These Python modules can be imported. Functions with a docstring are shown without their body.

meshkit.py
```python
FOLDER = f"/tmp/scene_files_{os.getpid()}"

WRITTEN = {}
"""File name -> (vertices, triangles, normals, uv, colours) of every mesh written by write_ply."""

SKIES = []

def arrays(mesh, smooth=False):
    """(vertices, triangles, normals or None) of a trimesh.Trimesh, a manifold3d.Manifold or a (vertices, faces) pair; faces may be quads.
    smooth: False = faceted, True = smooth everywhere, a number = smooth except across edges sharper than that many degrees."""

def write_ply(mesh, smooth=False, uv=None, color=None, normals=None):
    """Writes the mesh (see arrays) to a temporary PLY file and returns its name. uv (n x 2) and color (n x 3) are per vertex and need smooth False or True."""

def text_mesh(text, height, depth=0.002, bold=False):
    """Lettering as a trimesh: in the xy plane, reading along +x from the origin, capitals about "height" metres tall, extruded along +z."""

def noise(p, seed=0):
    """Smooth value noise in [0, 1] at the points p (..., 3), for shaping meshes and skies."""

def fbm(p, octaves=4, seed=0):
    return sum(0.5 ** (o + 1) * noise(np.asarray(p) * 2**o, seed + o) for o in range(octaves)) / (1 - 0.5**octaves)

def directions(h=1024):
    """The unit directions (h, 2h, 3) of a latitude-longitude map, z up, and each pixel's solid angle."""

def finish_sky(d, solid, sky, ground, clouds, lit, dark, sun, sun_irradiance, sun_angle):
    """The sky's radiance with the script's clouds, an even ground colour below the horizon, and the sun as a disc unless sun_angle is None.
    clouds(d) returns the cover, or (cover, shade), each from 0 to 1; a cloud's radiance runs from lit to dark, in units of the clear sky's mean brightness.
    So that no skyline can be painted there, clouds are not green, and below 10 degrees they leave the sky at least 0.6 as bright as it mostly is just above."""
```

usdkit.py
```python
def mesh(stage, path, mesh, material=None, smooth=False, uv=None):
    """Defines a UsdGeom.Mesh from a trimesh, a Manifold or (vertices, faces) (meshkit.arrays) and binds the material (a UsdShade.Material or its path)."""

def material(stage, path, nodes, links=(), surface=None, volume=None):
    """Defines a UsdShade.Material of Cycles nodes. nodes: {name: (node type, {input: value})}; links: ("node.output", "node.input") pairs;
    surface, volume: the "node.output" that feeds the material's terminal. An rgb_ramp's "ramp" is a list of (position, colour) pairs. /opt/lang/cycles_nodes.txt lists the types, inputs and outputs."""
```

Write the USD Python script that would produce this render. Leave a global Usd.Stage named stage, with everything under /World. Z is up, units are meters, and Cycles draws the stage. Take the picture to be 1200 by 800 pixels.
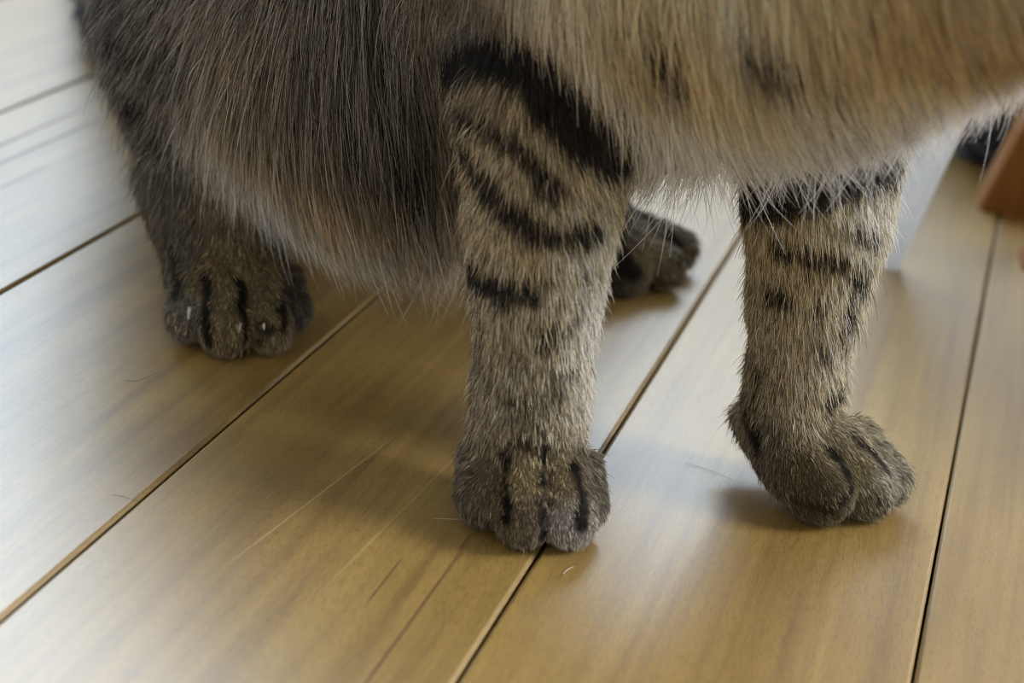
import math
import numpy as np
import trimesh
import usdkit
import meshkit
from scipy.spatial import cKDTree
from pxr import Usd, UsdGeom, UsdLux, UsdShade, Sdf, Gf, Vt

FUR = 1.0          # how dense the coat grows

stage = Usd.Stage.CreateInMemory()
UsdGeom.SetStageUpAxis(stage, UsdGeom.Tokens.z)
UsdGeom.SetStageMetersPerUnit(stage, 1.0)
world = UsdGeom.Xform.Define(stage, '/World')
stage.SetDefaultPrim(world.GetPrim())

# ------------------------------------------------------------------ camera
EYE = np.array([.07994, -.38332, .23122])
RIGHT = np.array([.940403, .305767, .148823])
UP = np.array([-.255846, .347866, .90196])
FWD = np.array([-.224019, .886282, -.405363])
HF = np.array([-.245056, .969509, 0.0])
FPX = 2000.0
cam = UsdGeom.Camera.Define(stage, '/World/camera')
cam.AddTransformOp().Set(Gf.Matrix4d(*RIGHT, 0, *UP, 0, *(-FWD), 0, *EYE, 1))
cam.CreateHorizontalApertureAttr(24.0)
cam.CreateVerticalApertureAttr(16.0)
cam.CreateFocalLengthAttr(24.0 * FPX / 1200)
cam.CreateFStopAttr(40.0 / 6.2)
cam.CreateFocusDistanceAttr(0.475)
cam.CreateClippingRangeAttr(Gf.Vec2f(0.02, 100.0))
cam.CreateExposureAttr(0.20)

# ------------------------------------------------------------------ light
def rect_light(name, centre, target, w, h, power, color):
    l = UsdLux.RectLight.Define(stage, '/World/' + name)
    c, t = np.array(centre, float), np.array(target, float)
    z = c - t; z /= np.linalg.norm(z)
    x = np.cross([0, 0, 1.0], z); x /= np.linalg.norm(x)
    y = np.cross(z, x)
    l.AddTransformOp().Set(Gf.Matrix4d(*x, 0, *y, 0, *z, 0, *c, 1))
    l.CreateWidthAttr(w); l.CreateHeightAttr(h)
    l.CreateIntensityAttr(power); l.CreateColorAttr(Gf.Vec3f(*color))
    return l

# daylight through the wide window behind the cat and the smaller one in the wall on the right
rect_light('window_light', (-1.275, 1.93, 1.80), (-1.275, 0.0, 1.80), 2.85, 1.4, 11.0, (.67, .83, 1.0))
rect_light('window_light_001', (2.13, 1.0, 1.45), (0.0, 1.0, 1.45), 1.3, 1.3, 30.0, (.96, .97, 1.0))
dome = UsdLux.DomeLight.Define(stage, '/World/ambient')
dome.CreateIntensityAttr(0.20)
dome.CreateColorAttr(Gf.Vec3f(1.0, .98, .95))

# ------------------------------------------------------------------ helpers
def ray(px, py):
    return FWD * FPX + RIGHT * (px - 600) - UP * (py - 400)

def at(px, py, yc):
    """world point seen at the pixel, at horizontal distance yc ahead of the eye"""
    v = ray(px, py)
    return EYE + v * (yc / (v @ HF))

def atz(px, py, z):
    v = ray(px, py)
    return EYE + v * ((z - EYE[2]) / v[2])

def lin(r, g, b):
    c = np.array([r, g, b], float) / 255
    return np.where(c < .04045, c / 12.92, ((c + .055) / 1.055) ** 2.4)

def tag(p, label=None, cat=None, group=None, kind=None):
    p = p.GetPrim()
    for k, v in (('label', label), ('category', cat), ('group', group), ('kind', kind)):
        if v:
            p.SetCustomDataByKey(k, v)
    return p

def thing(name, label, cat, group=None, loc=(0, 0, 0)):
    x = UsdGeom.Xform.Define(stage, '/World/' + name)
    x.AddTranslateOp().Set(Gf.Vec3d(*map(float, loc)))
    tag(x, label, cat, group)
    return '/World/' + name

used = {}
def numbered(path):
    k = used.get(path, 0); used[path] = k + 1
    return path if k == 0 else f'{path}_{k:03d}'

def obj(parent, name, mesh, material, smooth=30):
    return usdkit.mesh(stage, numbered(parent + '/' + name), mesh, material, smooth=smooth)

def mat(name, nodes, links, surface):
    return usdkit.material(stage, '/World/Looks/' + name, nodes, links, surface=surface)

# ------------------------------------------------------------------ floor
def wood_material(name, offset, tint, streaks):
    """satin lacquered blond hardwood, grain along y"""
    a, b, c = [np.clip(np.array(t) * tint, 0, 1) for t in ((.31, .205, .056), (.262, .166, .040), (.205, .124, .027))]
    nodes = {
        'g': ('geometry', {}),
        'm1': ('mapping', {'location': offset, 'scale': (1.0, .10, 1.0)}),
        'broad': ('noise_texture', {'scale': 30.0, 'detail': 4.0, 'roughness': .5, 'distortion': .6}),
        'ramp': ('rgb_ramp', {'ramp': [(.15, tuple(c)), (.45, tuple(b)), (.75, tuple(a))]}),
        'm2': ('mapping', {'location': offset, 'scale': (1.0, .13, 1.0)}),
        'pore': ('noise_texture', {'scale': 2600.0, 'detail': 2.0, 'roughness': .6}),
        'pr': ('rgb_ramp', {'ramp': [(.32, (.70, .64, .57)), (.50, (1, 1, 1)), (.72, (1.12, 1.11, 1.09))]}),
        'mul': ('mix_color', {'blend_type': 'multiply', 'fac': .8, 'use_clamp': False}),
        'blotch': ('noise_texture', {'scale': 9.0, 'detail': 3.0, 'roughness': .6}),
        'br': ('rgb_ramp', {'ramp': [(.34, (.86, .83, .78)), (.66, (1.06, 1.05, 1.05))]}),
        'mul2': ('mix_color', {'blend_type': 'multiply', 'fac': .9, 'use_clamp': False}),
        'rough': ('map_range', {'value': .5, 'from_min': .3, 'from_max': .7, 'to_min': .43, 'to_max': .52}),
        'bump': ('bump', {'strength': .10, 'distance': .0006}),
        'm3': ('mapping', {'location': offset, 'scale': (1.0, .03, 1.0)}), 'lines': ('noise_texture', {'scale': 170.0, 'detail': 5.0, 'roughness': .65}),
        'lr': ('rgb_ramp', {'ramp': [(.28, (.66, .58, .50)), (.5, (1, 1, 1)), (.70, (1.22, 1.22, 1.20))]}), 'mul3': ('mix_color', {'blend_type': 'multiply', 'fac': .9, 'use_clamp': False}),
        'p': ('principled_bsdf', {'ior': 1.5, 'specular_ior_level': .5, 'coat_weight': 1.0, 'coat_roughness': .38, 'coat_ior': 1.6}),
    }
    links = [('g.position', 'm1.vector'), ('m1.vector', 'broad.vector'), ('broad.fac', 'ramp.fac'),
             ('g.position', 'm2.vector'), ('m2.vector', 'pore.vector'), ('pore.fac', 'pr.fac'),
             ('ramp.color', 'mul.a'), ('pr.color', 'mul.b'), ('g.position', 'blotch.vector'), ('blotch.fac', 'br.fac'),
             ('mul.result', 'mul2.a'), ('br.color', 'mul2.b'), ('pore.fac', 'bump.height'), ('bump.normal', 'p.normal'),
             ('pore.fac', 'rough.value'), ('rough.result', 'p.roughness')]
    links += [('g.position', 'm3.vector'), ('m3.vector', 'lines.vector'), ('lines.fac', 'lr.fac'), ('mul2.result', 'mul3.a'), ('lr.color', 'mul3.b')]
    last, coat = 'mul3.result', None
    # a few thin dark mineral streaks: (x, y0, y1, half width, strength, slant)
    for i, (x, y0, y1, w, s, sl, *ink) in enumerate(streaks):
        n = f's{i}'
        nodes |= {n + 'x': ('separate_xyz', {}), n + 'n': ('noise_texture', {'scale': 60.0, 'detail': 3.0}),
                  n + 'nm': ('math', {'math_type': 'multiply_add', 'value2': w * 3.0, 'value3': -x - w * 1.5 + sl * y0}),
                  n + 'sl': ('math', {'math_type': 'multiply_add', 'value2': -sl}),
                  n + 'd': ('math', {'math_type': 'add'}), n + 'a': ('math', {'math_type': 'absolute'}),
                  n + 'r': ('map_range', {'range_type': 'smoothstep', 'from_min': 0.0, 'from_max': w, 'to_min': s, 'to_max': 0.0, 'clamp': True}),
                  n + 'y': ('map_range', {'range_type': 'smoothstep', 'from_min': y0, 'from_max': y0 + .3 * (y1 - y0), 'to_min': 0.0, 'to_max': 1.0, 'clamp': True}),
                  n + 'z': ('map_range', {'range_type': 'smoothstep', 'from_min': y1 - .3 * (y1 - y0), 'from_max': y1, 'to_min': 1.0, 'to_max': 0.0, 'clamp': True}),
                  n + 'm': ('math', {'math_type': 'multiply'}), n + 'k': ('math', {'math_type': 'multiply'}),
                  n + 'c': ('mix_color', {'b': ink[0] if ink else (.085, .035, .022)})}
        links += [('g.position', n + 'x.vector'), ('m1.vector', n + 'n.vector'), (n + 'n.fac', n + 'nm.value1'),
                  (n + 'x.y', n + 'sl.value1'), (n + 'x.x', n + 'sl.value3'),
                  (n + 'sl.value', n + 'd.value1'), (n + 'nm.value', n + 'd.value2'), (n + 'd.value', n + 'a.value1'), (n + 'a.value', n + 'r.value'),
                  (n + 'x.y', n + 'y.value'), (n + 'x.y', n + 'z.value'), (n + 'y.result', n + 'm.value1'), (n + 'z.result', n + 'm.value2'),
                  (n + 'm.value', n + 'k.value1'), (n + 'r.result', n + 'k.value2'), (n + 'k.value', n + 'c.fac'), (last, n + 'c.a')]
        last = n + 'c.result'
        if not ink:        # the lacquer lies thinner over the open grain of a streak
            nodes[n + 'w'] = ('math', {'math_type': 'multiply_add', 'value2': -.75, 'value3': 1.0})
            links.append((n + 'k.value', n + 'w.value1'))
            if coat:
                links.append((coat, n + 'w.value3'))
            coat = n + 'w.value'
    links.append((last, 'p.base_color'))
    if coat:
        links.append((coat, 'p.coat_weight'))
    return mat(name, nodes, links, 'p.BSDF')

def plank_mesh(x0, x1, y0, y1, bevel=.0008):
    """board with eased long edges; its top lies at z = 0"""
    c, d, t = .0004, .0010, .012
    prof = [(x0 + c, -t), (x1 - c, -t), (x1 - c, -d), (x1 - c - bevel * .75, -.00022), (x1 - c - bevel * 1.25, 0), (x0 + c + bevel * 1.25, 0), (x0 + c + bevel * .75, -.00022), (x0 + c, -d)]
    n = len(prof)
    v = [(x, y, z) for y in (y0 + .0003, y1 - .0003) for x, z in prof]
    f = []
    for i in range(n):
        j = (i + 1) % n
        f += [(i, n + i, n + j), (i, n + j, j)]
    for i in range(1, n - 1):
        f += [(0, i, i + 1), (n, n + i + 1, n + i)]
    m = trimesh.Trimesh(np.array(v), np.array(f), process=False)
    m.fix_normals()
    return m

floor = UsdGeom.Xform.Define(stage, '/World/floor'); tag(floor, 'blond satin lacquered hardwood plank floor', kind='structure')
rng = np.random.default_rng(11)
streaks = {-3: [(-.2775, .12, .25, .0018, .95, .0), (-.266, .10, .24, .0015, .9, .0), (-.2512, .125, .170, .0011, .7, .0)],
           -1: [(-.0176, -.12, .004, .0009, .75, .0), (-.0303, -.053, -.020, .0006, .8, .0), (-.0185, -.014, -.002, .0006, .7, .0), (-.0235, -.05, .0, .0018, .22, .0),
                (-.068, -.06, .05, .0004, .7, .12, (.46, .34, .15)), (-.0425, -.06, .06, .0004, .6, .06, (.46, .34, .15))]}
woods = {}
for k in range(-30, 22):
    key = k if -6 <= k <= 4 else 100 + k % 6
    if key not in woods:
        woods[key] = wood_material(f'plank_wood_{len(woods):02d}', tuple(rng.uniform(-5, 5, 3)), 1 + rng.uniform(-.06, .06), streaks.get(k, []))
dark = mat('gap_dark', {'p': ('principled_bsdf', {'base_color': (.02, .013, .008), 'roughness': .9})}, [], 'p.BSDF')
cuts = {-3: [-1.3, .95, 1.9], -2: [-.8, 1.4, 1.9], -1: [-1.5, .8, 1.9], 0: [-.9, 1.15, 1.9], 1: [-1.1, .9, 1.9]}
for k in range(-29, 21):
    ys = cuts.get(k) or [-1.6, -.6 + .9 * ((k * 37) % 10) / 10, 1.0 + .8 * ((k * 53) % 10) / 10, 1.9]
    ys[0] = -1.6
    for y0, y1 in zip(ys[:-1], ys[1:]):
        obj('/World/floor', 'plank', plank_mesh(k * .1, k * .1 + .1, y0, y1), woods[k if -6 <= k <= 4 else 100 + k % 6], smooth=False)
obj('/World/floor', 'subfloor', trimesh.creation.box(bounds=[[-2.9, -1.6, -.03], [2.1, 1.9, -.0119]]), dark, smooth=False)

# ------------------------------------------------------------------ the rest of the room, above and beside the picture
plaster = mat('plaster', {'g': ('geometry', {}), 'n': ('noise_texture', {'scale': 40.0, 'detail': 4.0}), 'r': ('rgb_ramp', {'ramp': [(.3, (.42, .41, .39)), (.7, (.46, .45, .43))]}),
                          'p': ('principled_bsdf', {'roughness': .85})}, [('g.position', 'n.vector'), ('n.fac', 'r.fac'), ('r.color', 'p.base_color')], 'p.BSDF')
frame_paint = mat('frame_paint', {'p': ('principled_bsdf', {'base_color': (.70, .68, .64), 'roughness': .4})}, [], 'p.BSDF')

def boxes(*bs):
    return trimesh.util.concatenate([trimesh.creation.box(bounds=[b[:3], b[3:]]) for b in bs])

def structure(name, mesh, m, label):
    tag(obj('/World', name, mesh, m, smooth=False), label, kind='structure')

X0, X1, Y0, Y1, H = -2.9, 2.1, -1.6, 1.9, 2.6
wx0, wx1, wz0, wz1 = -2.7, .15, 1.10, 2.50
structure('wall_back', boxes((X0 - .12, Y1, 0, wx0, Y1 + .12, H), (wx1, Y1, 0, X1 + .12, Y1 + .12, H), (wx0, Y1, 0, wx1, Y1 + .12, wz0), (wx0, Y1, wz1, wx1, Y1 + .12, H)), plaster, 'cream plaster wall behind the cat with a wide window')
vy0, vy1, vz0, vz1 = .35, 1.65, .80, 2.10
structure('wall_right', boxes((X1, Y0, 0, X1 + .12, vy0, H), (X1, vy1, 0, X1 + .12, Y1, H), (X1, vy0, 0, X1 + .12, vy1, vz0), (X1, vy0, vz1, X1 + .12, vy1, H)), plaster, 'cream plaster wall on the right with one window')
structure('wall_left', boxes((X0 - .12, Y0, 0, X0, Y1, H)), plaster, 'plain cream plaster wall on the left')
structure('ceiling', boxes((X0 - .12, Y0, H, X1 + .12, Y1 + .12, H + .05)), plaster, 'plain cream plaster ceiling')
wm = .5 * (wx0 + wx1)
structure('window_1', boxes((wx0, Y1 - .01, wz0, wx0 + .05, Y1 + .02, wz1), (wx1 - .05, Y1 - .01, wz0, wx1, Y1 + .02, wz1), (wm - .03, Y1 - .01, wz0, wm + .03, Y1 + .02, wz1), (wx0, Y1 - .01, wz0, wx1, Y1 + .02, wz0 + .05), (wx0, Y1 - .01, wz1 - .05, wx1, Y1 + .02, wz1)), frame_paint, 'white frame of the wide window behind the cat')
structure('window_2', boxes((X1 - .01, vy0, vz0, X1 + .02, vy0 + .05, vz1), (X1 - .01, vy1 - .05, vz0, X1 + .02, vy1, vz1), (X1 - .01, vy0, vz0, X1 + .02, vy1, vz0 + .05), (X1 - .01, vy0, vz1 - .05, X1 + .02, vy1, vz1)), frame_paint, 'white frame of the window in the right wall')
structure('baseboard_back', boxes((X0, Y1 - .012, 0, X1, Y1, .07)), frame_paint, 'white baseboard along the wall behind the cat')

# ------------------------------------------------------------------ cat: one continuous body from blended round cones
class Field:
    def __init__(s, lo, hi, h):
        s.lo, s.h = np.array(lo, float), h
        s.n = np.ceil((np.array(hi) - s.lo) / h).astype(int) + 1
        s.g = np.full(s.n, .05, np.float32)
        s.prims = []

    def put(s, lo, hi, fn, k, region, cut=False):
        m = k + 3 * s.h
        i0 = np.clip(np.floor((lo - m - s.lo) / s.h).astype(int), 0, s.n - 1)
        i1 = np.clip(np.ceil((hi + m - s.lo) / s.h).astype(int) + 1, 1, s.n)
        ax = [(s.lo[a] + np.arange(i0[a], i1[a]) * s.h).astype(np.float32) for a in range(3)]
        P = np.stack(np.meshgrid(*ax, indexing='ij'), -1)
        d = fn(P)
        sl = tuple(slice(a, b) for a, b in zip(i0, i1))
        a = s.g[sl]
        if cut:
            d = -d
            s.g[sl] = np.maximum(a, d) + np.maximum(k - np.abs(a - d), 0) ** 2 / (4 * k)
        else:
            s.g[sl] = np.minimum(a, d) - np.maximum(k - np.abs(a - d), 0) ** 2 / (4 * k)
            s.prims.append((fn, region))

    def cone(s, a, b, ra, rb, k=.01, region=0, cut=False):
        a, b = np.asarray(a, np.float32), np.asarray(b, np.float32)
        ab = b - a; L2 = float(ab @ ab) + 1e-12
        def fn(P):
            t = np.clip(((P - a) @ ab) / L2, 0, 1)
            return np.linalg.norm(P - a - t[..., None] * ab, axis=-1) - (ra + (rb - ra) * t)
        r = max(ra, rb)
        s.put(np.minimum(a, b) - r, np.maximum(a, b) + r, fn, k, region, cut)

    def ellipsoid(s, c, axes, radii, k=.01, region=0):
        """axes: rows are unit directions"""
        c, A, r = np.asarray(c, np.float32), np.asarray(axes, np.float32), np.asarray(radii, np.float32)
        def fn(P):
            q = (P - c) @ A.T
            k0 = np.linalg.norm(q / r, axis=-1); k1 = np.linalg.norm(q / r ** 2, axis=-1)
            return k0 * (k0 - 1) / np.maximum(k1, 1e-6)
        R = float(r.max())
        s.put(c - R, c + R, fn, k, region)

    def mesh(s):
        """naive surface nets"""
        g = s.g; ins = g < 0
        corner = [(i, j, k) for i in (0, 1) for j in (0, 1) for k in (0, 1)]
        sh = tuple(np.array(g.shape) - 1)
        cnt = np.zeros(sh, np.int8)
        for c in corner:
            cnt += ins[c[0]:c[0] + sh[0], c[1]:c[1] + sh[1], c[2]:c[2] + sh[2]]
        act = (cnt > 0) & (cnt < 8)
        idx = np.argwhere(act)
        num = np.full(sh, -1, np.int32); num[act] = np.arange(len(idx))
        vals = np.stack([g[idx[:, 0] + c[0], idx[:, 1] + c[1], idx[:, 2] + c[2]] for c in corner], 1)
        acc, n = np.zeros((len(idx), 3)), np.zeros(len(idx))
        for p in range(8):
            for q in range(p + 1, 8):
                cp, cq = np.array(corner[p]), np.array(corner[q])
                if np.abs(cp - cq).sum() != 1:
                    continue
                va, vb = vals[:, p], vals[:, q]
                m = (va < 0) != (vb < 0)
                t = np.where(m, va / np.where(m, va - vb, 1), 0)
                acc += np.where(m[:, None], cp + t[:, None] * (cq - cp), 0); n += m
        v = s.lo + (idx + acc / n[:, None]) * s.h
        faces = []
        for a in range(3):
            b, c = (a + 1) % 3, (a + 2) % 3
            A = [slice(1, -1)] * 3; B = [slice(1, -1)] * 3
            A[a] = slice(0, -1); B[a] = slice(1, None)
            ia, ib = ins[tuple(A)], ins[tuple(B)]
            e = np.argwhere(ia != ib)
            first = ia[tuple(e.T)]
            e = e + np.array([0 if x == a else 1 for x in range(3)])
            def at_(db, dc):
                o = e.copy(); o[:, b] += db; o[:, c] += dc
                return num[tuple(o.T)]
            quad = np.stack([at_(-1, -1), at_(0, -1), at_(0, 0), at_(-1, 0)], 1)
            quad[~first] = quad[~first][:, ::-1]
            faces.append(quad)
        q = np.vstack(faces)
        q = q[(q >= 0).all(1)]
        return v, np.vstack([q[:, [0, 1, 2]], q[:, [0, 2, 3]]])

BODY, FL, FR, HL, HR, CHEST, TAIL, HEAD = range(8)
F = Field((-.42, -.10, -.004), (.30, .46, .34), .0017)
# torso, hips, chest
hipc = at(300, 40, .565)
spine = at(520, -60, .545)
F.cone(at(290, -40, .63), at(360, -120, .60), .050, .070, .03, BODY)          # rump
F.cone(at(412, -60, .585), at(560, -110, .54), .070, .062, .03, BODY)         # loin and ribs
F.cone(at(560, -110, .54), at(800, -110, .475), .060, .052, .03, BODY)
F.cone(at(800, -95, .462), at(1020, -135, .432), .049, .046, .03, CHEST)      # chest
F.cone(at(1020, -142, .432), at(1280, -212, .372), .046, .043, .03, CHEST)     # throat, turned to the right
F.cone(at(360, 62, .625), at(590, 72, .63), .042, .042, .03, BODY)           # far haunch and belly, low over the floor
# near thigh and flank
F.cone(at(300, 60, .545), at(420, 120, .515), .044, .038, .03, BODY)
F.cone(at(300, 10, .575), at(306, 72, .545), .034, .026, .02, BODY)
F.cone(at(420, 85, .515), at(470, 172, .508), .038, .018, .02, BODY)        # knee, skirt
F.cone(at(450, 120, .52), at(398, 182, .52), .026, .014, .02, BODY)
F.cone(at(480, 50, .52), at(520, 170, .515), .038, .016, .02, BODY)
# hind left leg and foot
F.cone(at(272, 112, .548), at(257, 215, .521), .024, .0205, .012, HL)
F.cone(at(255, 215, .521), atz(271, 318, .016), .0205, .0170, .01, HL)
F.cone(at(235, 215, .525), atz(240, 320, .014), .0150, .0110, .01, HL)
toes = [((228, 325, .0165), (220, 372, .0085), .0070, .0070), ((258, 330, .0185), (264, 388, .0078), .0078, .0078),
        ((298, 328, .0180), (314, 385, .0078), .0076, .0077), ((328, 325, .0155), (342, 362, .0078), .0066, .0064)]
for a, b, ra, rb in toes:
    F.cone(atz(*a), atz(*b), ra, rb, .0012, HL)
# hind right foot, seen between the front legs
F.cone(at(660, 190, .66), atz(712, 285, .016), .017, .0125, .01, HR)
F.cone(atz(712, 285, .016), atz(735, 300, .012), .0125, .011, .008, HR)
for a, b, ra, rb in [((735, 268, .017), (792, 292, .0085), .0080, .0082), ((728, 290, .0150), (775, 312, .0085), .0080, .0085), ((715, 300, .013), (735, 318, .0085), .0085, .0085)]:
    F.cone(atz(*a), atz(*b), ra, rb, .0022, HR)
# front left leg
F.cone(at(640, 10, .465), at(640, 140, .437), 0.0297, 0.0203, .02, FL)
F.cone(at(640, 140, .437), at(634, 250, .424), 0.0203, 0.0162, .012, FL)
F.cone(at(634, 250, .424), at(628, 340, .419), 0.0162, 0.0144, .012, FL)
F.cone(at(628, 340, .419), at(622, 450, .415), 0.0144, 0.0128, .01, FL)
F.cone(at(622, 450, .415), at(618, 515, .411), 0.0128, 0.0135, .01, FL)
F.cone(at(618, 515, .411), atz(620, 545, .013), 0.0135, 0.0100, .006, FL)
for a, b, ra, rb in [((571, 537, .0140), (568, 582, .0085), .0080, .0078), ((612, 540, .0185), (615, 606, .0080), .0080, .0081),
                     ((656, 542, .0185), (666, 608, .0076), .0074, .0077), ((679, 550, .0150), (684, 590, .0082), .0064, .0066)]:
    F.cone(atz(*a), atz(*b), ra, rb, .0012, FL)
for a, b in [((588, 545, .0185), (588, 612, .0075)), ((638, 545, .0200), (642, 628, .0070)), ((676, 550, .0185), (682, 612, .0085))]:
    F.cone(atz(*a), atz(*b), .0011, .0013, .0015, FL, cut=True)
# front right leg
F.cone(at(876, 488, .458), at(880, 496, .457), .0042, .0038, .003, FR)   # carpal pad
F.cone(at(955, 40, .475), at(962, 175, .463), 0.0270, 0.0185, .02, FR)
F.cone(at(962, 175, .463), at(956, 260, .459), 0.0185, 0.0162, .012, FR)
F.cone(at(956, 260, .459), at(942, 350, .456), 0.0162, 0.0131, .012, FR)
F.cone(at(942, 350, .456), at(932, 440, .453), 0.0131, 0.0115, .01, FR)
F.cone(at(932, 440, .453), at(925, 500, .449), 0.0115, 0.0121, .01, FR)
F.cone(at(925, 500, .449), atz(940, 545, .013), 0.0121, 0.0113, .006, FR)
for a, b, ra, rb in [((925, 530, .0150), (962, 572, .0098), .0105, .0100), ((975, 515, .0205), (1014, 572, .0088), .0085, .0090), ((1002, 518, .0165), (1038, 562, .0085), .0072, .0076)]:
    F.cone(atz(*a), atz(*b), ra, rb, .0012, FR)
# tail lying behind
F.cone(at(230, -20, .66), atz(160, 10, .020), .022, .017, .015, TAIL)
F.cone(atz(160, 10, .020), atz(135, -60, .019), .017, .016, .012, TAIL)
F.cone(atz(135, -60, .019), atz(150, -130, .017), .016, .014, .012, TAIL)
V, T = F.mesh()
keep = np.zeros(len(V), bool)
body = trimesh.Trimesh(V, T, process=False)
trimesh.smoothing.filter_taubin(body, iterations=6)
V = np.array(body.vertices); T = np.array(body.faces)
V[:, 2] = np.maximum(V[:, 2], .0003)
N = meshkit.arrays(body, True)[2]
dist = np.stack([fn(V.astype(np.float32)) for fn, _ in F.prims], 1)
regs = np.array([r for _, r in F.prims])
REG = np.stack([dist[:, regs == r].min(1) if (regs == r).any() else np.full(len(V), 1.0) for r in range(8)], 1)
region = REG.argmin(1)
print('body', len(V), len(T), 'bounds', V.min(0), V.max(0))

# ------------------------------------------------------------------ coat: what grows where
VD = V - EYE
VZ = VD @ FWD
VPX = 600 + FPX * (VD @ RIGHT) / VZ
VPY = 400 - FPX * (VD @ UP) / VZ
FACING = -np.einsum('ij,ij->i', N, VD / np.linalg.norm(VD, axis=1, keepdims=True))

def on_body(px, py, reg=None):
    """the point of the cat's skin seen at the pixel"""
    d = np.hypot(VPX - px, VPY - py)
    ok = FACING > -.1
    if reg is not None:
        ok &= region == reg
    d = np.where(ok, d, 1e9)
    near = d < max(9.0, d.min() + 4)
    i = np.where(near)[0]
    return V[i[np.argmin(VZ[i])]]

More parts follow.
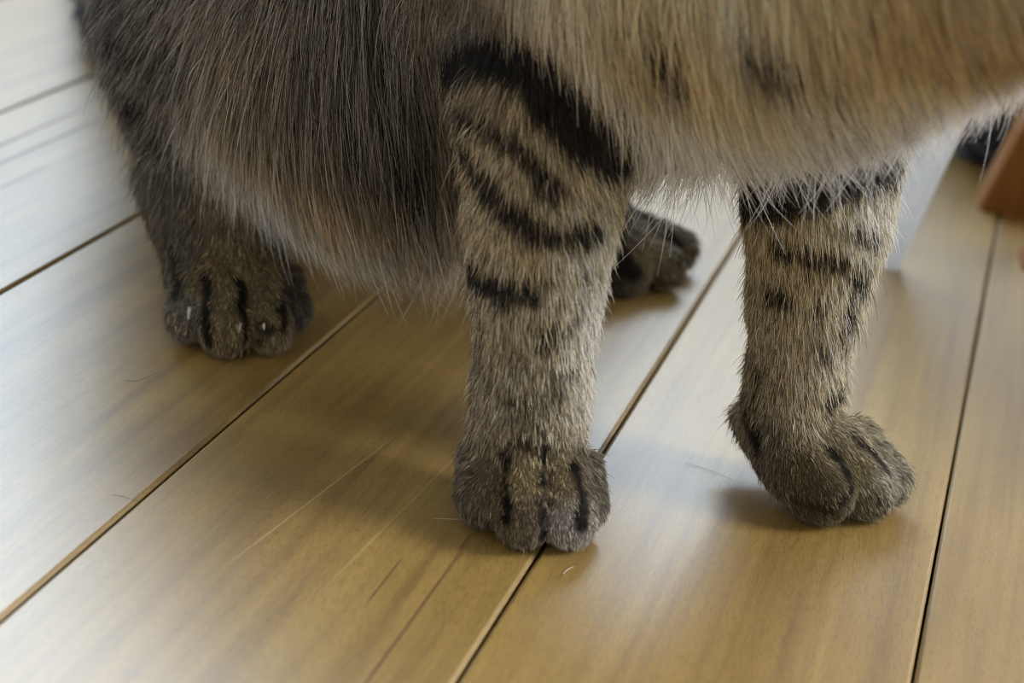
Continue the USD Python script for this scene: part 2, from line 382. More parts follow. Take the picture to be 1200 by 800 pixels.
# region, pixel, hair direction in the picture (right, down), lift in degrees, length in mm, colour (fur tone with some shading in it)
COAT = [
    # thigh, flank, belly skirt: dark fur, deepened by shade put into the colour
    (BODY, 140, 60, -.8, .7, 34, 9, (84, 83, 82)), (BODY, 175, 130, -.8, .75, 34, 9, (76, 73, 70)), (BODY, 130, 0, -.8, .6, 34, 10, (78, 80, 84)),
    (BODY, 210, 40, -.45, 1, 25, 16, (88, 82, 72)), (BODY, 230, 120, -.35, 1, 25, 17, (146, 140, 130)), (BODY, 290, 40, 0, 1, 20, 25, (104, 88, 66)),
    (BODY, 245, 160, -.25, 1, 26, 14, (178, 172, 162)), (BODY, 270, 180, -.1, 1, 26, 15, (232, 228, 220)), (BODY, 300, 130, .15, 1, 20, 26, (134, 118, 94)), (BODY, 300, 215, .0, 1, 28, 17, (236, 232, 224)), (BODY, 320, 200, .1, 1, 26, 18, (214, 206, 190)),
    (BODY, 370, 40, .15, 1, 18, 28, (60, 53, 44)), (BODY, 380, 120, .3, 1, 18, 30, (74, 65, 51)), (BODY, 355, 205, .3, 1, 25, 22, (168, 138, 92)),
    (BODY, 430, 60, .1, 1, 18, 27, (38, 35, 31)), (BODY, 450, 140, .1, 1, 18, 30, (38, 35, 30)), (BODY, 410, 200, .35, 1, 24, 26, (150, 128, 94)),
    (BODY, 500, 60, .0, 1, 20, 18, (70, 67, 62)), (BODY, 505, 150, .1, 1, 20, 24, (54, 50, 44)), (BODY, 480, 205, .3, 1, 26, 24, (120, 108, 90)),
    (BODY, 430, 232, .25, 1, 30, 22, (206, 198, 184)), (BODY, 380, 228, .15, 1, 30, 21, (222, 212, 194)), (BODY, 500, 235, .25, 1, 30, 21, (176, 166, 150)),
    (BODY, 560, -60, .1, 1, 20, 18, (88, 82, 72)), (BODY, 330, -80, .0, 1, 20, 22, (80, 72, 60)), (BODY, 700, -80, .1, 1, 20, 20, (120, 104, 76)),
    # near front leg and shoulder; right side paler, side light put into the colour
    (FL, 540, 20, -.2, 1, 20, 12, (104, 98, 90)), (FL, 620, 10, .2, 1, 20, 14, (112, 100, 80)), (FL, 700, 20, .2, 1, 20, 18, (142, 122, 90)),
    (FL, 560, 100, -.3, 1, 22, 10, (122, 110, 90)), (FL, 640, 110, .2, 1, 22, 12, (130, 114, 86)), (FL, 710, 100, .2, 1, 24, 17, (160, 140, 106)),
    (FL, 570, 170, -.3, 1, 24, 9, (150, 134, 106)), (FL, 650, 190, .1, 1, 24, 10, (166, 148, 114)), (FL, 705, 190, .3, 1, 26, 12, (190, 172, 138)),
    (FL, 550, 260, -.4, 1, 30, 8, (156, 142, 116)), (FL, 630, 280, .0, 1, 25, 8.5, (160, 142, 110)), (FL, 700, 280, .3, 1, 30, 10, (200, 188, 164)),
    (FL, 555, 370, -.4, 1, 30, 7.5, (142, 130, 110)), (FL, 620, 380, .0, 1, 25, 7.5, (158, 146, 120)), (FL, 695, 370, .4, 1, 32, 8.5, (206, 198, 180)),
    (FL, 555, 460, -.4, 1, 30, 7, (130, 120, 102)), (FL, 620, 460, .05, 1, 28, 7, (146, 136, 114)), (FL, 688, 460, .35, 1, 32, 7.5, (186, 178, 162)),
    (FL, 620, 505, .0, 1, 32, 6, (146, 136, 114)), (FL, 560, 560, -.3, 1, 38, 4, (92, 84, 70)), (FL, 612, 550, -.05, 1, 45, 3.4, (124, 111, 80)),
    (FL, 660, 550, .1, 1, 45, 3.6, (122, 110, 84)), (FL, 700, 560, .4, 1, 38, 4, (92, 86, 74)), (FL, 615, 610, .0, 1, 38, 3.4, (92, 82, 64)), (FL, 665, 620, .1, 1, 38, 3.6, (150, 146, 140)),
    # far front leg, its bright right rim also coloured in
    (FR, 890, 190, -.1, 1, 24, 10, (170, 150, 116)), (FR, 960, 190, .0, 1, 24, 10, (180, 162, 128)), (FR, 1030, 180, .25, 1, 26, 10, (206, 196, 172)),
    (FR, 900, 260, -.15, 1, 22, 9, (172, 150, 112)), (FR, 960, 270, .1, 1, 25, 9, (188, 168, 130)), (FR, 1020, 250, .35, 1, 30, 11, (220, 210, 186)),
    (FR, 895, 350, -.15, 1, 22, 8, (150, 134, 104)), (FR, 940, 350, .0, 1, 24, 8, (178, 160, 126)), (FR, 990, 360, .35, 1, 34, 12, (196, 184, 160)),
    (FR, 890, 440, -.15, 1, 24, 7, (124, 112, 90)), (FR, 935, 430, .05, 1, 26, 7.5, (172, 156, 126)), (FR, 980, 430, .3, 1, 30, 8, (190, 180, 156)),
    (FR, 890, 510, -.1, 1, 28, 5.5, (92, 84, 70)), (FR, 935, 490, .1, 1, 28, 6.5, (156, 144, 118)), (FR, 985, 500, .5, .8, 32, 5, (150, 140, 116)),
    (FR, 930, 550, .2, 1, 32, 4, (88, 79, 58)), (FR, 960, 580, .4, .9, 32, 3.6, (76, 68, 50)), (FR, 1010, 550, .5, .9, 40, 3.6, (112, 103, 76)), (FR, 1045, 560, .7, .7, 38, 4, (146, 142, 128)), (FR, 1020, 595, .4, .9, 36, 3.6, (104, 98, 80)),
    # hind feet
    (HL, 205, 210, -.3, 1, 22, 9, (84, 80, 72)), (HL, 250, 220, .0, 1, 26, 7.5, (112, 102, 80)), (HL, 300, 240, .1, 1, 26, 8, (106, 96, 76)),
    (HL, 210, 290, -.3, 1, 26, 5.5, (84, 78, 68)), (HL, 260, 300, .0, 1, 36, 5, (124, 110, 80)), (HL, 320, 300, .15, 1, 34, 5, (108, 96, 70)),
    (HL, 218, 370, -.25, 1, 36, 4, (110, 104, 92)), (HL, 262, 375, .0, 1, 38, 4, (112, 100, 74)), (HL, 320, 370, .15, 1, 36, 4, (118, 106, 80)), (HL, 348, 360, .4, 1, 36, 4, (90, 84, 76)),
    (HR, 740, 255, .6, .7, 28, 6, (88, 86, 86)), (HR, 760, 290, .7, .7, 26, 5, (108, 98, 74)), (HR, 725, 300, .5, .8, 26, 5, (52, 48, 46)),
    # chest and throat
    (CHEST, 780, 40, .2, 1, 20, 20, (154, 132, 88)), (CHEST, 780, 110, .1, 1, 24, 24, (212, 202, 186)), (CHEST, 860, 60, .2, 1, 20, 22, (170, 146, 104)),
    (CHEST, 860, 130, .1, 1, 26, 22, (226, 220, 212)), (CHEST, 860, 95, .15, 1, 24, 22, (198, 182, 152)), (CHEST, 960, 80, .15, 1, 24, 20, (192, 174, 140)), (CHEST, 1060, 60, .15, 1, 24, 16, (182, 160, 120)), (CHEST, 960, 40, .2, 1, 20, 20, (154, 132, 88)), (CHEST, 960, 115, .1, 1, 28, 18, (226, 220, 214)),
    (CHEST, 1060, 20, .2, 1, 20, 18, (154, 132, 88)), (CHEST, 1060, 90, .1, 1, 28, 14, (226, 220, 214)), (CHEST, 1160, 20, .3, 1, 20, 16, (154, 132, 88)), (CHEST, 1160, 80, .2, 1, 28, 12, (214, 208, 198)),
    (CHEST, 780, 150, .0, 1, 30, 24, (212, 204, 190)), (CHEST, 830, 168, .0, 1, 34, 22, (228, 224, 216)), (CHEST, 900, 160, .0, 1, 34, 22, (230, 226, 220)), (CHEST, 970, 146, .0, 1, 34, 20, (230, 226, 220)), (CHEST, 1040, 130, .0, 1, 34, 16, (230, 226, 220)),
    (CHEST, 1110, 112, .1, 1, 32, 12, (228, 224, 218)), (CHEST, 1180, 98, .1, 1, 32, 11, (228, 224, 218)), (BODY, 760, 190, .0, 1, 34, 24, (228, 222, 214)), (BODY, 730, 170, .0, 1, 34, 22, (214, 206, 194)), (CHEST, 1100, -120, .2, 1, 20, 18, (150, 132, 98)),
    (TAIL, 90, 20, -.4, .8, 35, 12, (66, 68, 76)), (TAIL, 110, 50, -.3, 1, 35, 12, (72, 74, 80)),
]
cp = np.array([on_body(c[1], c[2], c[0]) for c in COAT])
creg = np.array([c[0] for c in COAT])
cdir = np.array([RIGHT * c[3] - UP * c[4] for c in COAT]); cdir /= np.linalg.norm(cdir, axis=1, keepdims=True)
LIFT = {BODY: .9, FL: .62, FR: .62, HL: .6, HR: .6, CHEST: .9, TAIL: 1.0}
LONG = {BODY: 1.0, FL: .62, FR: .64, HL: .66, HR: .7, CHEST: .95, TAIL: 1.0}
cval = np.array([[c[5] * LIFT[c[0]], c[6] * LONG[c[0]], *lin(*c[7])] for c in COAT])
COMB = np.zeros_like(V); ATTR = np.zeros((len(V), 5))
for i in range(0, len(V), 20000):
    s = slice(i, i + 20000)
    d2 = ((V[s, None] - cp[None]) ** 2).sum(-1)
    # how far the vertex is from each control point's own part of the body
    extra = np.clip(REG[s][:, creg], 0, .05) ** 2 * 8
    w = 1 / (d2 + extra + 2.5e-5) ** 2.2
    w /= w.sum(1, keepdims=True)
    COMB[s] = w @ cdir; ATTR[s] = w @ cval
COMB /= np.linalg.norm(COMB, axis=1, keepdims=True)

# tabby markings: (region, points in the picture, half width in px at 4400 px/m, strength)
MARKS = [
    (FL, [(515, 68), (545, 52), (585, 42), (618, 48), (640, 80), (665, 110), (692, 132), (732, 146)], 21, .99),
    (FL, [(590, 58), (625, 72), (648, 104)], 20, .97), (FL, [(680, 135), (715, 150), (735, 165)], 26, .98),
    (FL, [(528, 116), (558, 125), (590, 146), (612, 168), (632, 192), (655, 212)], 9.5, .8),
    (FL, [(528, 152), (545, 178), (572, 212), (595, 240), (622, 258), (652, 268), (684, 262), (706, 248)], 10, .82),
    (FL, [(525, 200), (540, 215)], 6, .6),
    (FL, [(542, 302), (562, 320), (590, 336), (625, 345)], 10.5, .85), (FL, [(590, 330), (640, 322), (690, 312)], 7, .6),
    (FL, [(622, 372), (650, 382)], 7, .55), (FL, [(660, 376), (685, 362)], 6, .5), (FL, [(640, 402), (672, 385)], 5, .5), (FL, [(600, 410), (590, 420)], 6, .4),
    (FL, [(580, 455), (615, 466), (660, 460)], 7, .4), (FL, [(652, 432), (676, 425)], 6, .35), (FL, [(600, 490), (650, 495)], 5, .3),
    (FR, [(862, 208), (900, 214), (945, 203), (995, 189), (1055, 175)], 28, .98), (FR, [(870, 195), (950, 185), (1050, 160)], 16, .97),
    (FR, [(912, 286), (940, 290), (966, 294), (985, 302)], 9, .7), (FR, [(1010, 312), (1020, 320)], 9, .8), (FR, [(995, 268), (1035, 266)], 5, .55),
    (FR, [(898, 335), (912, 346)], 11, .7), (FR, [(962, 355), (968, 358)], 6, .7), (FR, [(1003, 345), (997, 372)], 8, .7), (FR, [(965, 405), (972, 415)], 7, .45),
    (FR, [(975, 466), (995, 455)], 7, .7), (FR, [(866, 480), (872, 500), (880, 520)], 7, .9), (FR, [(880, 430), (878, 470)], 8, .4),
    (HL, [(196, 290), (200, 318), (204, 340)], 9, .85), (HL, [(255, 290), (275, 320), (292, 330)], 5, .3),
    (CHEST, [(885, 2), (880, 14)], 17, .85), (BODY, [(757, 0), (765, 25)], 15, .85), (CHEST, [(757, 0), (765, 25)], 15, .85),
    (CHEST, [(952, 30), (942, 52)], 7, .5), (CHEST, [(978, 88), (970, 102)], 7, .45), (CHEST, [(935, 82), (925, 105)], 7, .45), (CHEST, [(1040, 85), (1030, 105)], 6, .35), (CHEST, [(1090, 10), (1130, 20)], 12, .3),
    (BODY, [(135, 35), (165, 45), (190, 60)], 8, .6), (BODY, [(150, 112), (180, 118), (205, 128)], 9, .7), (BODY, [(170, 150), (200, 165), (225, 178)], 8, .65), (BODY, [(205, 20), (235, 70)], 7, .35),
    (BODY, [(430, 0), (450, 60), (470, 130), (480, 180)], 22, .5), (BODY, [(395, 60), (400, 120)], 12, .4),  # dark thigh centre: part fur marking, part shade put into the colour
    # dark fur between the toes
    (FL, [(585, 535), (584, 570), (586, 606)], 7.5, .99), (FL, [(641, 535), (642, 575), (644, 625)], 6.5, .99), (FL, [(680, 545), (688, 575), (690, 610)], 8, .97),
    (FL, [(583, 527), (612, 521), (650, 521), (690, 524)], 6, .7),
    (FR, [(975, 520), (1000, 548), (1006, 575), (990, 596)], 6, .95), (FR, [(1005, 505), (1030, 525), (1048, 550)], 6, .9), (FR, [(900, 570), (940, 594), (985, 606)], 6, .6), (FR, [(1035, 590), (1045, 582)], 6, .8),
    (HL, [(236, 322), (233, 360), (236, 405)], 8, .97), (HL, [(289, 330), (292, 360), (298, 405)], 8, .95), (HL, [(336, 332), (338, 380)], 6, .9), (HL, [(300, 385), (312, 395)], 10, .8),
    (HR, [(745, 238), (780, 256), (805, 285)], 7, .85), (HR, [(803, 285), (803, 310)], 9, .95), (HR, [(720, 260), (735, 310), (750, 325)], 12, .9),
]
MARK = np.zeros(len(V))
wob = 2 * meshkit.fbm(V * 90.0) - 1
for reg, pts, hw, st in MARKS:
    P = []
    for a, b in zip(pts[:-1], pts[1:]):
        for t in np.linspace(0, 1, 10)[:9 if b != pts[-1] else 10]:
            P.append(on_body(a[0] + t * (b[0] - a[0]), a[1] + t * (b[1] - a[1]), reg))
    d, _ = cKDTree(np.array(P)).query(V)
    w = hw / 4000.0
    d = d + wob * .0022
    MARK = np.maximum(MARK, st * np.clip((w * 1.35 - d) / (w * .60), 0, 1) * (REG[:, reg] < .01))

BLACK = lin(15, 13, 12)
grey = ATTR[:, 2:].mean(1, keepdims=True)
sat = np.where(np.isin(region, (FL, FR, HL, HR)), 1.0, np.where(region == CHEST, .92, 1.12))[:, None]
ATTR[:, 2:] = np.maximum(grey + (ATTR[:, 2:] - grey) * sat, .004)
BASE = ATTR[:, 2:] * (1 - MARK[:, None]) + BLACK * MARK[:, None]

# ------------------------------------------------------------------ cat: the prims
cat = thing('cat', 'brown tabby cat with black banded legs, standing on the plank floor', 'cat')
skin = mat('cat_skin', {'c': ('attribute', {'attribute': 'displayColor'}), 'k': ('mix_color', {'blend_type': 'multiply', 'fac': 1.0, 'b': (.62, .58, .54)}),
                        'p': ('principled_bsdf', {'roughness': .9, 'specular_ior_level': .1})},
           [('c.color', 'k.a'), ('k.result', 'p.base_color')], 'p.BSDF')
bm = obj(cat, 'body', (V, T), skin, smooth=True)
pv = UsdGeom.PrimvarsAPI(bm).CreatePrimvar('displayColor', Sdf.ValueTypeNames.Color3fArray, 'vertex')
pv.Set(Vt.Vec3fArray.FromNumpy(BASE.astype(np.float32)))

hair = mat('cat_hair', {'c': ('attribute', {'attribute': 'displayColor'}), 'p': ('principled_bsdf', {'roughness': .5, 'specular_ior_level': .3}),
                        't': ('translucent_bsdf', {}), 'x': ('mix_closure', {'fac': .17})},
           [('c.color', 'p.base_color'), ('c.color', 't.color'), ('p.BSDF', 'x.closure1'), ('t.BSDF', 'x.closure2')], 'x.closure')

# hairs per square centimetre, points per hair, thickness in mm, clump pull, clump spacing in mm
KIND = {BODY: ('thigh_fur', 175, 4, .20, .40, 3.2), FL: ('front_leg_fur', 450, 3, .175, .28, 1.7), FR: ('front_leg_fur', 430, 3, .175, .28, 1.7), HL: ('hind_foot_fur', 410, 3, .18, .22, 1.6),
        HR: ('hind_foot_fur', 120, 3, .26, .25, 2.0), CHEST: ('chest_fur', 235, 4, .20, .22, 2.4), TAIL: ('tail_fur', 40, 3, .40, .4, 3.0)}
tri = V[T]
AREA = .5 * np.linalg.norm(np.cross(tri[:, 1] - tri[:, 0], tri[:, 2] - tri[:, 0]), axis=1)
MID = tri.mean(1)
mpx, mpy, mf = VPX[T].mean(1), VPY[T].mean(1), FACING[T].mean(1)
# the coat is thinner where neither the photo nor a step to its side shows it
SHOWN = np.clip((mf + .55) / .3, .07, 1) * np.where((mpx > -60) & (mpx < 1260) & (mpy > -70), 1, .07)
TREG = region[T[:, 0]]
rng = np.random.default_rng(5)
total = 0
for reg, (name, dens, npt, thick, pull, spacing) in KIND.items():
    ft = np.where(TREG == reg)[0]
    if not len(ft):
        continue
    expect = AREA[ft] * 1e4 * dens * FUR * SHOWN[ft]
    n = np.floor(expect + rng.random(len(ft))).astype(int)
    ti = np.repeat(ft, n); m = len(ti)
    u, v = rng.random(m), rng.random(m); fl = u + v > 1; u[fl], v[fl] = 1 - u[fl], 1 - v[fl]
    bc = np.stack([1 - u - v, u, v], 1)
    mixv = lambda A: np.einsum('ij,ij...->i...', bc, A[T[ti]])
    root, nor, comb, at_, mk = mixv(V), mixv(N), mixv(COMB), mixv(ATTR), mixv(MARK)
    ok = (root[:, 2] > .0012) & (nor[:, 2] > -.93)
    root, nor, comb, at_, mk = root[ok], nor[ok], comb[ok], at_[ok], mk[ok]; m = len(root)
    mk = np.where(rng.random(m) < 1.12 * mk, .97 * np.minimum(1, .6 + mk), .4 * mk)      # black hairs mingle with banded ones at the edge of a marking
    nor /= np.linalg.norm(nor, axis=1, keepdims=True)
    comb = comb - nor * np.einsum('ij,ij->i', comb, nor)[:, None]
    comb += rng.normal(0, .05, comb.shape)
    comb /= np.linalg.norm(comb, axis=1, keepdims=True) + 1e-9
    side = np.cross(nor, comb)
    L = at_[:, 1] * 1e-3 * rng.lognormal(0, .22, m)
    L *= 1 - (.4 if npt == 3 else .0) * mk * (root[:, 2] < .03)
    guard = rng.random(m) < (.10 if npt >= 4 else .05)
    L = np.where(guard, L * 1.3, L)
    stray = rng.random(m) < .04
    lift = np.radians(at_[:, 0] * rng.lognormal(0, .25, m))
    lift = np.where(stray, np.minimum(lift + np.radians(22), 1.2), lift)
    swirl = rng.normal(0, .26, m)
    t = np.linspace(0, 1, npt)
    # each hair leaves at its lift and lies down towards the tip
    P = np.zeros((m, npt, 3)); P[:, 0] = root - nor * .0006
    seg = L / (npt - 1)
    for q in range(1, npt):
        tm = (q - .5) / (npt - 1)
        a = lift * (1.5 - 1.0 * tm)
        d = np.cos(a)[:, None] * comb + np.sin(a)[:, None] * nor + (swirl * (tm - .2))[:, None] * side
        if npt >= 4:
            d[:, 2] -= .35 * tm
        d /= np.linalg.norm(d, axis=1, keepdims=True)
        P[:, q] = P[:, q - 1] + d * seg[:, None]
    # tufts: hairs lean towards the tip of their tuft's leading hair
    cell = np.floor((root + rng.normal(0, spacing * .18e-3, root.shape)) / (spacing * 1e-3)).astype(np.int64)
    key = (cell[:, 0] * 73856093) ^ (cell[:, 1] * 19349663) ^ (cell[:, 2] * 83492791)
    _, lead, inv = np.unique(key, return_index=True, return_inverse=True)
    tip = P[lead[inv]]
    shift = (tip - tip[:, :1]) - (P - P[:, :1]) + (tip[:, :1] - P[:, :1]) * .9
    reach = np.linalg.norm(tip[:, 0] - P[:, 0], axis=1) < spacing * 2.5e-3
    amount = pull * rng.uniform(.3, 1.2, m) * reach * ~stray
    P += shift * (amount[:, None] * t ** 1.3)[:, :, None]
    P[:, :, 2] = np.maximum(P[:, :, 2], .0004)
    # colour: banded hairs, darker at the root and, on many, at the tip
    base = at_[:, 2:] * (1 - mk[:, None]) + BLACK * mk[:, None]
    soft = reg == CHEST
    tuft_tone = rng.lognormal(0, .14 if soft else .30, 4096)
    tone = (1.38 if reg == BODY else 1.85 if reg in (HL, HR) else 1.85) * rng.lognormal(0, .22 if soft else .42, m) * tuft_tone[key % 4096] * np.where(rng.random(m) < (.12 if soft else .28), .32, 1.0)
    tone = np.where(guard, 1.7, tone)
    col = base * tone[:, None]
    pale = rng.random(m) < (.17 if reg == BODY else .12) * (1 - .9 * mk)
    col = np.where((pale | (guard & (rng.random(m) < .6 * (1 - .7 * mk))))[:, None], np.maximum(col, (.75 * lin(190, 184, 172) if npt >= 4 else 1.9 * base)), col)
    ticked = rng.random(m) < .4
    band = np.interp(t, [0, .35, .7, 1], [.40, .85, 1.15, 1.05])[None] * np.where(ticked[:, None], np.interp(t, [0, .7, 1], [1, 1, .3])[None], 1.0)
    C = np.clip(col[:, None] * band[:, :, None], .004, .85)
    Wd = (thick * 1e-3 * rng.lognormal(0, .15, m))[:, None] * np.interp(t, [0, .5, 1], [1.0, .85, .22])[None]
    cv = UsdGeom.BasisCurves.Define(stage, numbered(cat + '/' + name))
    cv.CreateTypeAttr('linear'); cv.CreateWrapAttr('nonperiodic')
    cv.CreateCurveVertexCountsAttr(Vt.IntArray.FromNumpy(np.full(m, npt, np.int32)))
    cv.CreatePointsAttr(Vt.Vec3fArray.FromNumpy(P.reshape(-1, 3).astype(np.float32)))
    cv.CreateWidthsAttr(Vt.FloatArray.FromNumpy(Wd.ravel().astype(np.float32))); cv.SetWidthsInterpolation('vertex')
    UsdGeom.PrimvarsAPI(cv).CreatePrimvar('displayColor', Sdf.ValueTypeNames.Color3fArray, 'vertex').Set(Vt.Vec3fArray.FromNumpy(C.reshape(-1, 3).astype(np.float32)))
    UsdShade.MaterialBindingAPI.Apply(cv.GetPrim()).Bind(hair)
    tag(cv, kind='stuff')
    total += m * (npt - 1) * 6
    print(name, m)
print('hair triangles', total)

# dark soles and claws
pad_mat = mat('paw_pad', {'p': ('principled_bsdf', {'base_color': (.022, .018, .018), 'roughness': .5})}, [], 'p.BSDF')
claw_mat = mat('claw_horn', {'p': ('principled_bsdf', {'base_color': (.62, .56, .47), 'roughness': .28, 'subsurface_weight': .2, 'subsurface_scale': .002})}, [], 'p.BSDF')

def tube(points, radii, sides=10):
    p = np.asarray(points, float); r = np.broadcast_to(radii, (len(p),))
    d = np.gradient(p, axis=0); d /= np.linalg.norm(d, axis=1, keepdims=True)
    a = np.cross(d, [0.31, .17, .93]); a /= np.linalg.norm(a, axis=1, keepdims=True); b = np.cross(d, a)
    ang = np.arange(sides) * 2 * np.pi / sides
    v = (p[:, None] + r[:, None, None] * (np.cos(ang)[None, :, None] * a[:, None] + np.sin(ang)[None, :, None] * b[:, None])).reshape(-1, 3)
    f = []
    for i in range(len(p) - 1):
        for j in range(sides):
            q = (j + 1) % sides
            f += [(i * sides + j, i * sides + q, (i + 1) * sides + q), (i * sides + j, (i + 1) * sides + q, (i + 1) * sides + j)]
    n = len(v); v = np.vstack([v, p[:1], p[-1:]])
    for j in range(sides):
        q = (j + 1) % sides
        f += [(n, q, j), (n + 1, (len(p) - 1) * sides + j, (len(p) - 1) * sides + q)]
    return trimesh.Trimesh(v, np.array(f), process=False)

def pad(c, d, r):
    m = trimesh.creation.icosphere(2, 1.0); d = np.array(d, float); d[2] = 0; d /= np.linalg.norm(d)
    A = np.array([d * r[0], np.array([-d[1], d[0], 0]) * r[1], [0, 0, r[2]]])
    m.vertices = m.vertices @ A + np.asarray(c)
    return m

for px, py, reg, ln in ((229, 360, HL, 3.2), (286, 378, HL, 2.4), (310, 374, HL, 1.6)):
    c = on_body(px, py, reg)
    out = -FWD * .6 - UP * .5 + HF * -.2; out /= np.linalg.norm(out)
    k = np.linspace(0, 1, 7)[:, None]
    pts = c - out * .0012 + out * k * ln * 1e-3 * .75 - UP * (k ** 2) * ln * 1e-3 * .6
    obj(cat, 'claw', tube(pts, np.interp(k[:, 0], [0, .5, 1], [.0008, .00065, .0003])), claw_mat, smooth=True)
for pts in ([(228, 372), (264, 384), (310, 380), (326, 364)], [(572, 580), (615, 600), (662, 602), (678, 586)], [(958, 570), (1008, 568), (1026, 558)], [(792, 292), (775, 312)]):
    for px, py in pts:
        obj(cat, 'paw_pad', pad(atz(px, py, .0019), -HF, (.0048, .0042, .0019)), pad_mat, smooth=True)

# ------------------------------------------------------------------ things behind the cat
def loft(sections, n=1):
    """closed solid through equal rings of points"""
    S = np.array(sections, float); k, m = S.shape[:2]
    v = S.reshape(-1, 3); f = []
    for i in range(k - 1):
        for j in range(m):
            q = (j + 1) % m
            f += [(i * m + j, i * m + q, (i + 1) * m + q), (i * m + j, (i + 1) * m + q, (i + 1) * m + j)]
    for j in range(1, m - 1):
        f += [(0, j + 1, j), ((k - 1) * m, (k - 1) * m + j, (k - 1) * m + j + 1)]
    t = trimesh.Trimesh(v, np.array(f), process=False); t.fix_normals()
    return t

def rounded_rect(w, d, r, n=4):
    p = []
    for cx, cy, a0 in ((w / 2 - r, d / 2 - r, 0), (-w / 2 + r, d / 2 - r, 90), (-w / 2 + r, -d / 2 + r, 180), (w / 2 - r, -d / 2 + r, 270)):
        for a in np.radians(a0 + np.linspace(0, 90, n)):
            p.append((cx + r * np.cos(a), cy + r * np.sin(a)))
    return np.array(p)

def tapered_leg(foot, lean, height, w0, d0, w1, d1, r, turn=0.0, steps=8):
    out = []
    ca, sa = math.cos(turn), math.sin(turn)
    for t in np.linspace(0, 1, steps):
        q = rounded_rect(w0 + (w1 - w0) * t, d0 + (d1 - d0) * t, r)
        c = np.array(foot) + np.array([lean[0], lean[1], height]) * t
        out.append(np.stack([c[0] + q[:, 0] * ca - q[:, 1] * sa, c[1] + q[:, 0] * sa + q[:, 1] * ca, np.full(len(q), c[2])], 1))
    return loft(out)

white = mat('white_plastic', {'g': ('geometry', {}), 'n': ('noise_texture', {'scale': 60.0, 'detail': 4.0}), 'r': ('rgb_ramp', {'ramp': [(.3, (.84, .87, .92)), (.6, (.90, .92, .95))]}),
                              'p': ('principled_bsdf', {'roughness': .45}), 't': ('translucent_bsdf', {}), 'x': ('mix_closure', {'fac': .5})},
            [('g.position', 'n.vector'), ('n.fac', 'r.fac'), ('r.color', 'p.base_color'), ('r.color', 't.color'), ('p.BSDF', 'x.closure1'), ('t.BSDF', 'x.closure2')], 'x.closure')
orange = mat('orange_wood', {'g': ('geometry', {}), 'm': ('mapping', {'scale': (1.0, 1.0, .12), 'rotation': (0, .25, 0)}), 'n': ('noise_texture', {'scale': 160.0, 'detail': 4.0, 'distortion': .4}),
                             'r': ('rgb_ramp', {'ramp': [(.3, (.17, .062, .010)), (.7, (.27, .108, .018))]}), 'p': ('principled_bsdf', {'roughness': .5, 'specular_ior_level': .3})},
             [('g.position', 'm.vector'), ('m.vector', 'n.vector'), ('n.fac', 'r.fac'), ('r.color', 'p.base_color')], 'p.BSDF')
navy = mat('navy_cloth', {'g': ('geometry', {}), 'n': ('noise_texture', {'scale': 700.0, 'detail': 3.0}), 'r': ('rgb_ramp', {'ramp': [(.3, (.006, .010, .026)), (.7, (.016, .026, .060))]}),
                          'b': ('bump', {'strength': .4, 'distance': .0008}), 'p': ('principled_bsdf', {'roughness': .95, 'sheen_weight': .25})},
           [('g.position', 'n.vector'), ('n.fac', 'r.fac'), ('r.color', 'p.base_color'), ('n.fac', 'b.height'), ('b.normal', 'p.normal')], 'p.BSDF')

# white tapered leg of a piece of furniture
t_ = thing('white_furniture_leg', "white tapered furniture leg standing close behind the cat's right front paw", 'furniture leg')
foot = fl_ = atz(1049, 319, .0)
obj(t_, 'leg', tapered_leg(foot + np.array([-.003, .004, 0]), (.004, .03, 0), .36, .0075, .006, .125, .020, .0022, turn=.25), white)

t_ = thing('wooden_stool', 'low orange brown wooden stool with flat splayed legs at the right edge, unseen top set low to shade the floor', 'stool')
ft = atz(1139, 242, .0)
obj(t_, 'leg', tapered_leg(ft + np.array([.027, .012, 0]), (.050, .007, 0), .265, .052, .026, .038, .024, .003, turn=.12), orange)
ft2 = atz(1190, 312, .0)
obj(t_, 'leg', tapered_leg(ft2 + np.array([.024, .010, 0]), (.075, .0, 0), .265, .046, .024, .034, .024, .003, turn=.12), orange)
for x, y in ((.58, .47), (.58, .33)):
    obj(t_, 'leg', tapered_leg((x + .02, y, 0), (-.03, 0, 0), .265, .046, .024, .034, .024, .003), orange)
obj(t_, 'shading_seat', loft([np.c_[np.array([.375, .41]) + rounded_rect(.50 - e, .32 - e, .05 - e / 3, 6), np.full(24, z)] for e, z in ((.02, .257), (0, .263), (0, .281), (.02, .287))]), orange)  # unseen stool top, kept low and broad to shade the floor

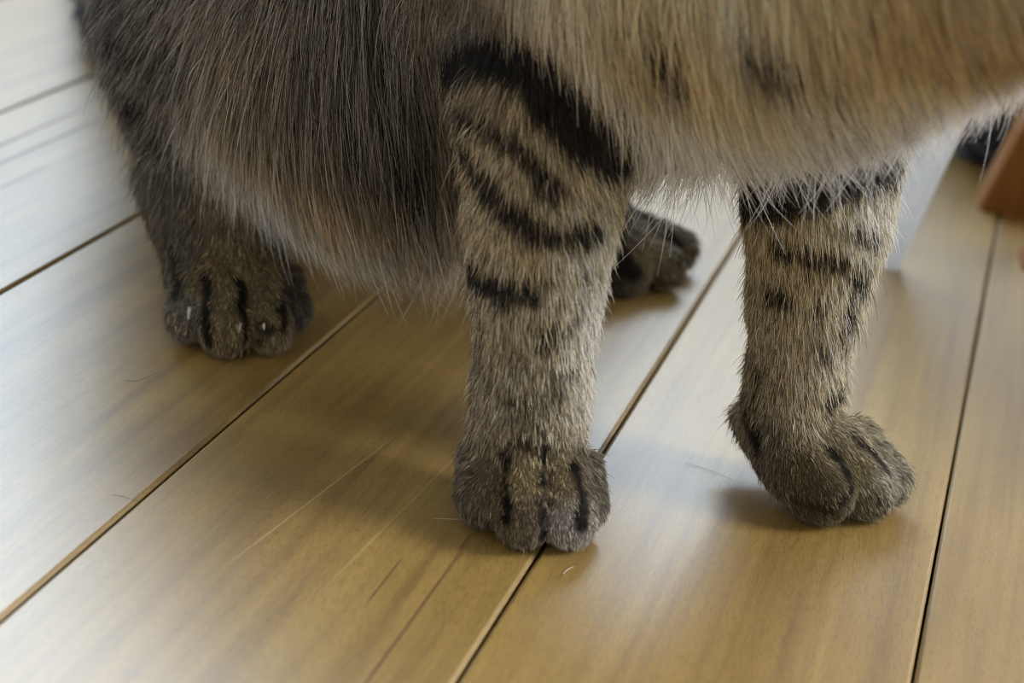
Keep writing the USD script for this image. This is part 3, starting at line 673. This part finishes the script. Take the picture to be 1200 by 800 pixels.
# navy cloth bundle
nb = trimesh.creation.icosphere(5, 1.0); q = nb.vertices.copy()
sup = np.sign(q) * np.abs(q) ** .75
nv = sup * np.array([.085, .070, .075])
nz = meshkit.fbm(q * 2.6 + 7.0) - .5
crease = np.abs(np.sin(q[:, 0] * 7 + 3 * nz + q[:, 2] * 2)) ** .6
nv *= (1 + .30 * nz + .05 * crease)[:, None]
nv += np.array([.135, .520, .060]); nv[:, 2] = np.maximum(nv[:, 2], .0005)
nb.vertices = nv
ncloth = obj('/World', 'navy_cloth_bundle', nb, navy, smooth=True)
tag(ncloth, 'dark navy cloth bundle lying on the floor between the white leg and the wooden stool', 'cloth')

# ------------------------------------------------------------------ loose hairs on the floor
dark_hair = mat('loose_dark_hair', {'p': ('principled_bsdf', {'base_color': (.07, .05, .035), 'roughness': .5})}, [], 'p.BSDF')
pale_hair = mat('loose_pale_hair', {'p': ('principled_bsdf', {'base_color': (.72, .66, .55), 'roughness': .4})}, [], 'p.BSDF')
def loose(pix, r, m, label):
    p = np.array([atz(x, y, .0003 + r) for x, y in pix]); k = np.linspace(0, len(p) - 1, 13)
    from scipy.interpolate import make_interp_spline
    c = make_interp_spline(np.arange(len(p)), p, k=min(3, len(p) - 1))(k)
    o = obj('/World', 'loose_hair', tube(c, r * np.interp(np.linspace(0, 1, 13), [0, .3, 1], [.6, 1, .4]), 5), m, smooth=True)
    tag(o, label, 'hair')
loose([(145, 445), (158, 446), (172, 442), (187, 434)], .00007, dark_hair, 'thin dark curved hair on the floor left of the left hind paw')
loose([(131, 580), (146, 582), (157, 586), (166, 586)], .00008, dark_hair, 'thin dark hair crossing the plank joint at the left')
loose([(804, 543), (820, 547), (840, 554), (858, 562)], .00008, dark_hair, "thin dark hair on the floor left of the right front paw")
loose([(508, 607), (530, 608), (555, 608), (572, 607)], .00006, pale_hair, 'thin pale straight hair on the floor just left of the central paw')
loose([(660, 672), (667, 666), (673, 664)], .00011, pale_hair, 'short pale hair clipping on the floor below the central paw')
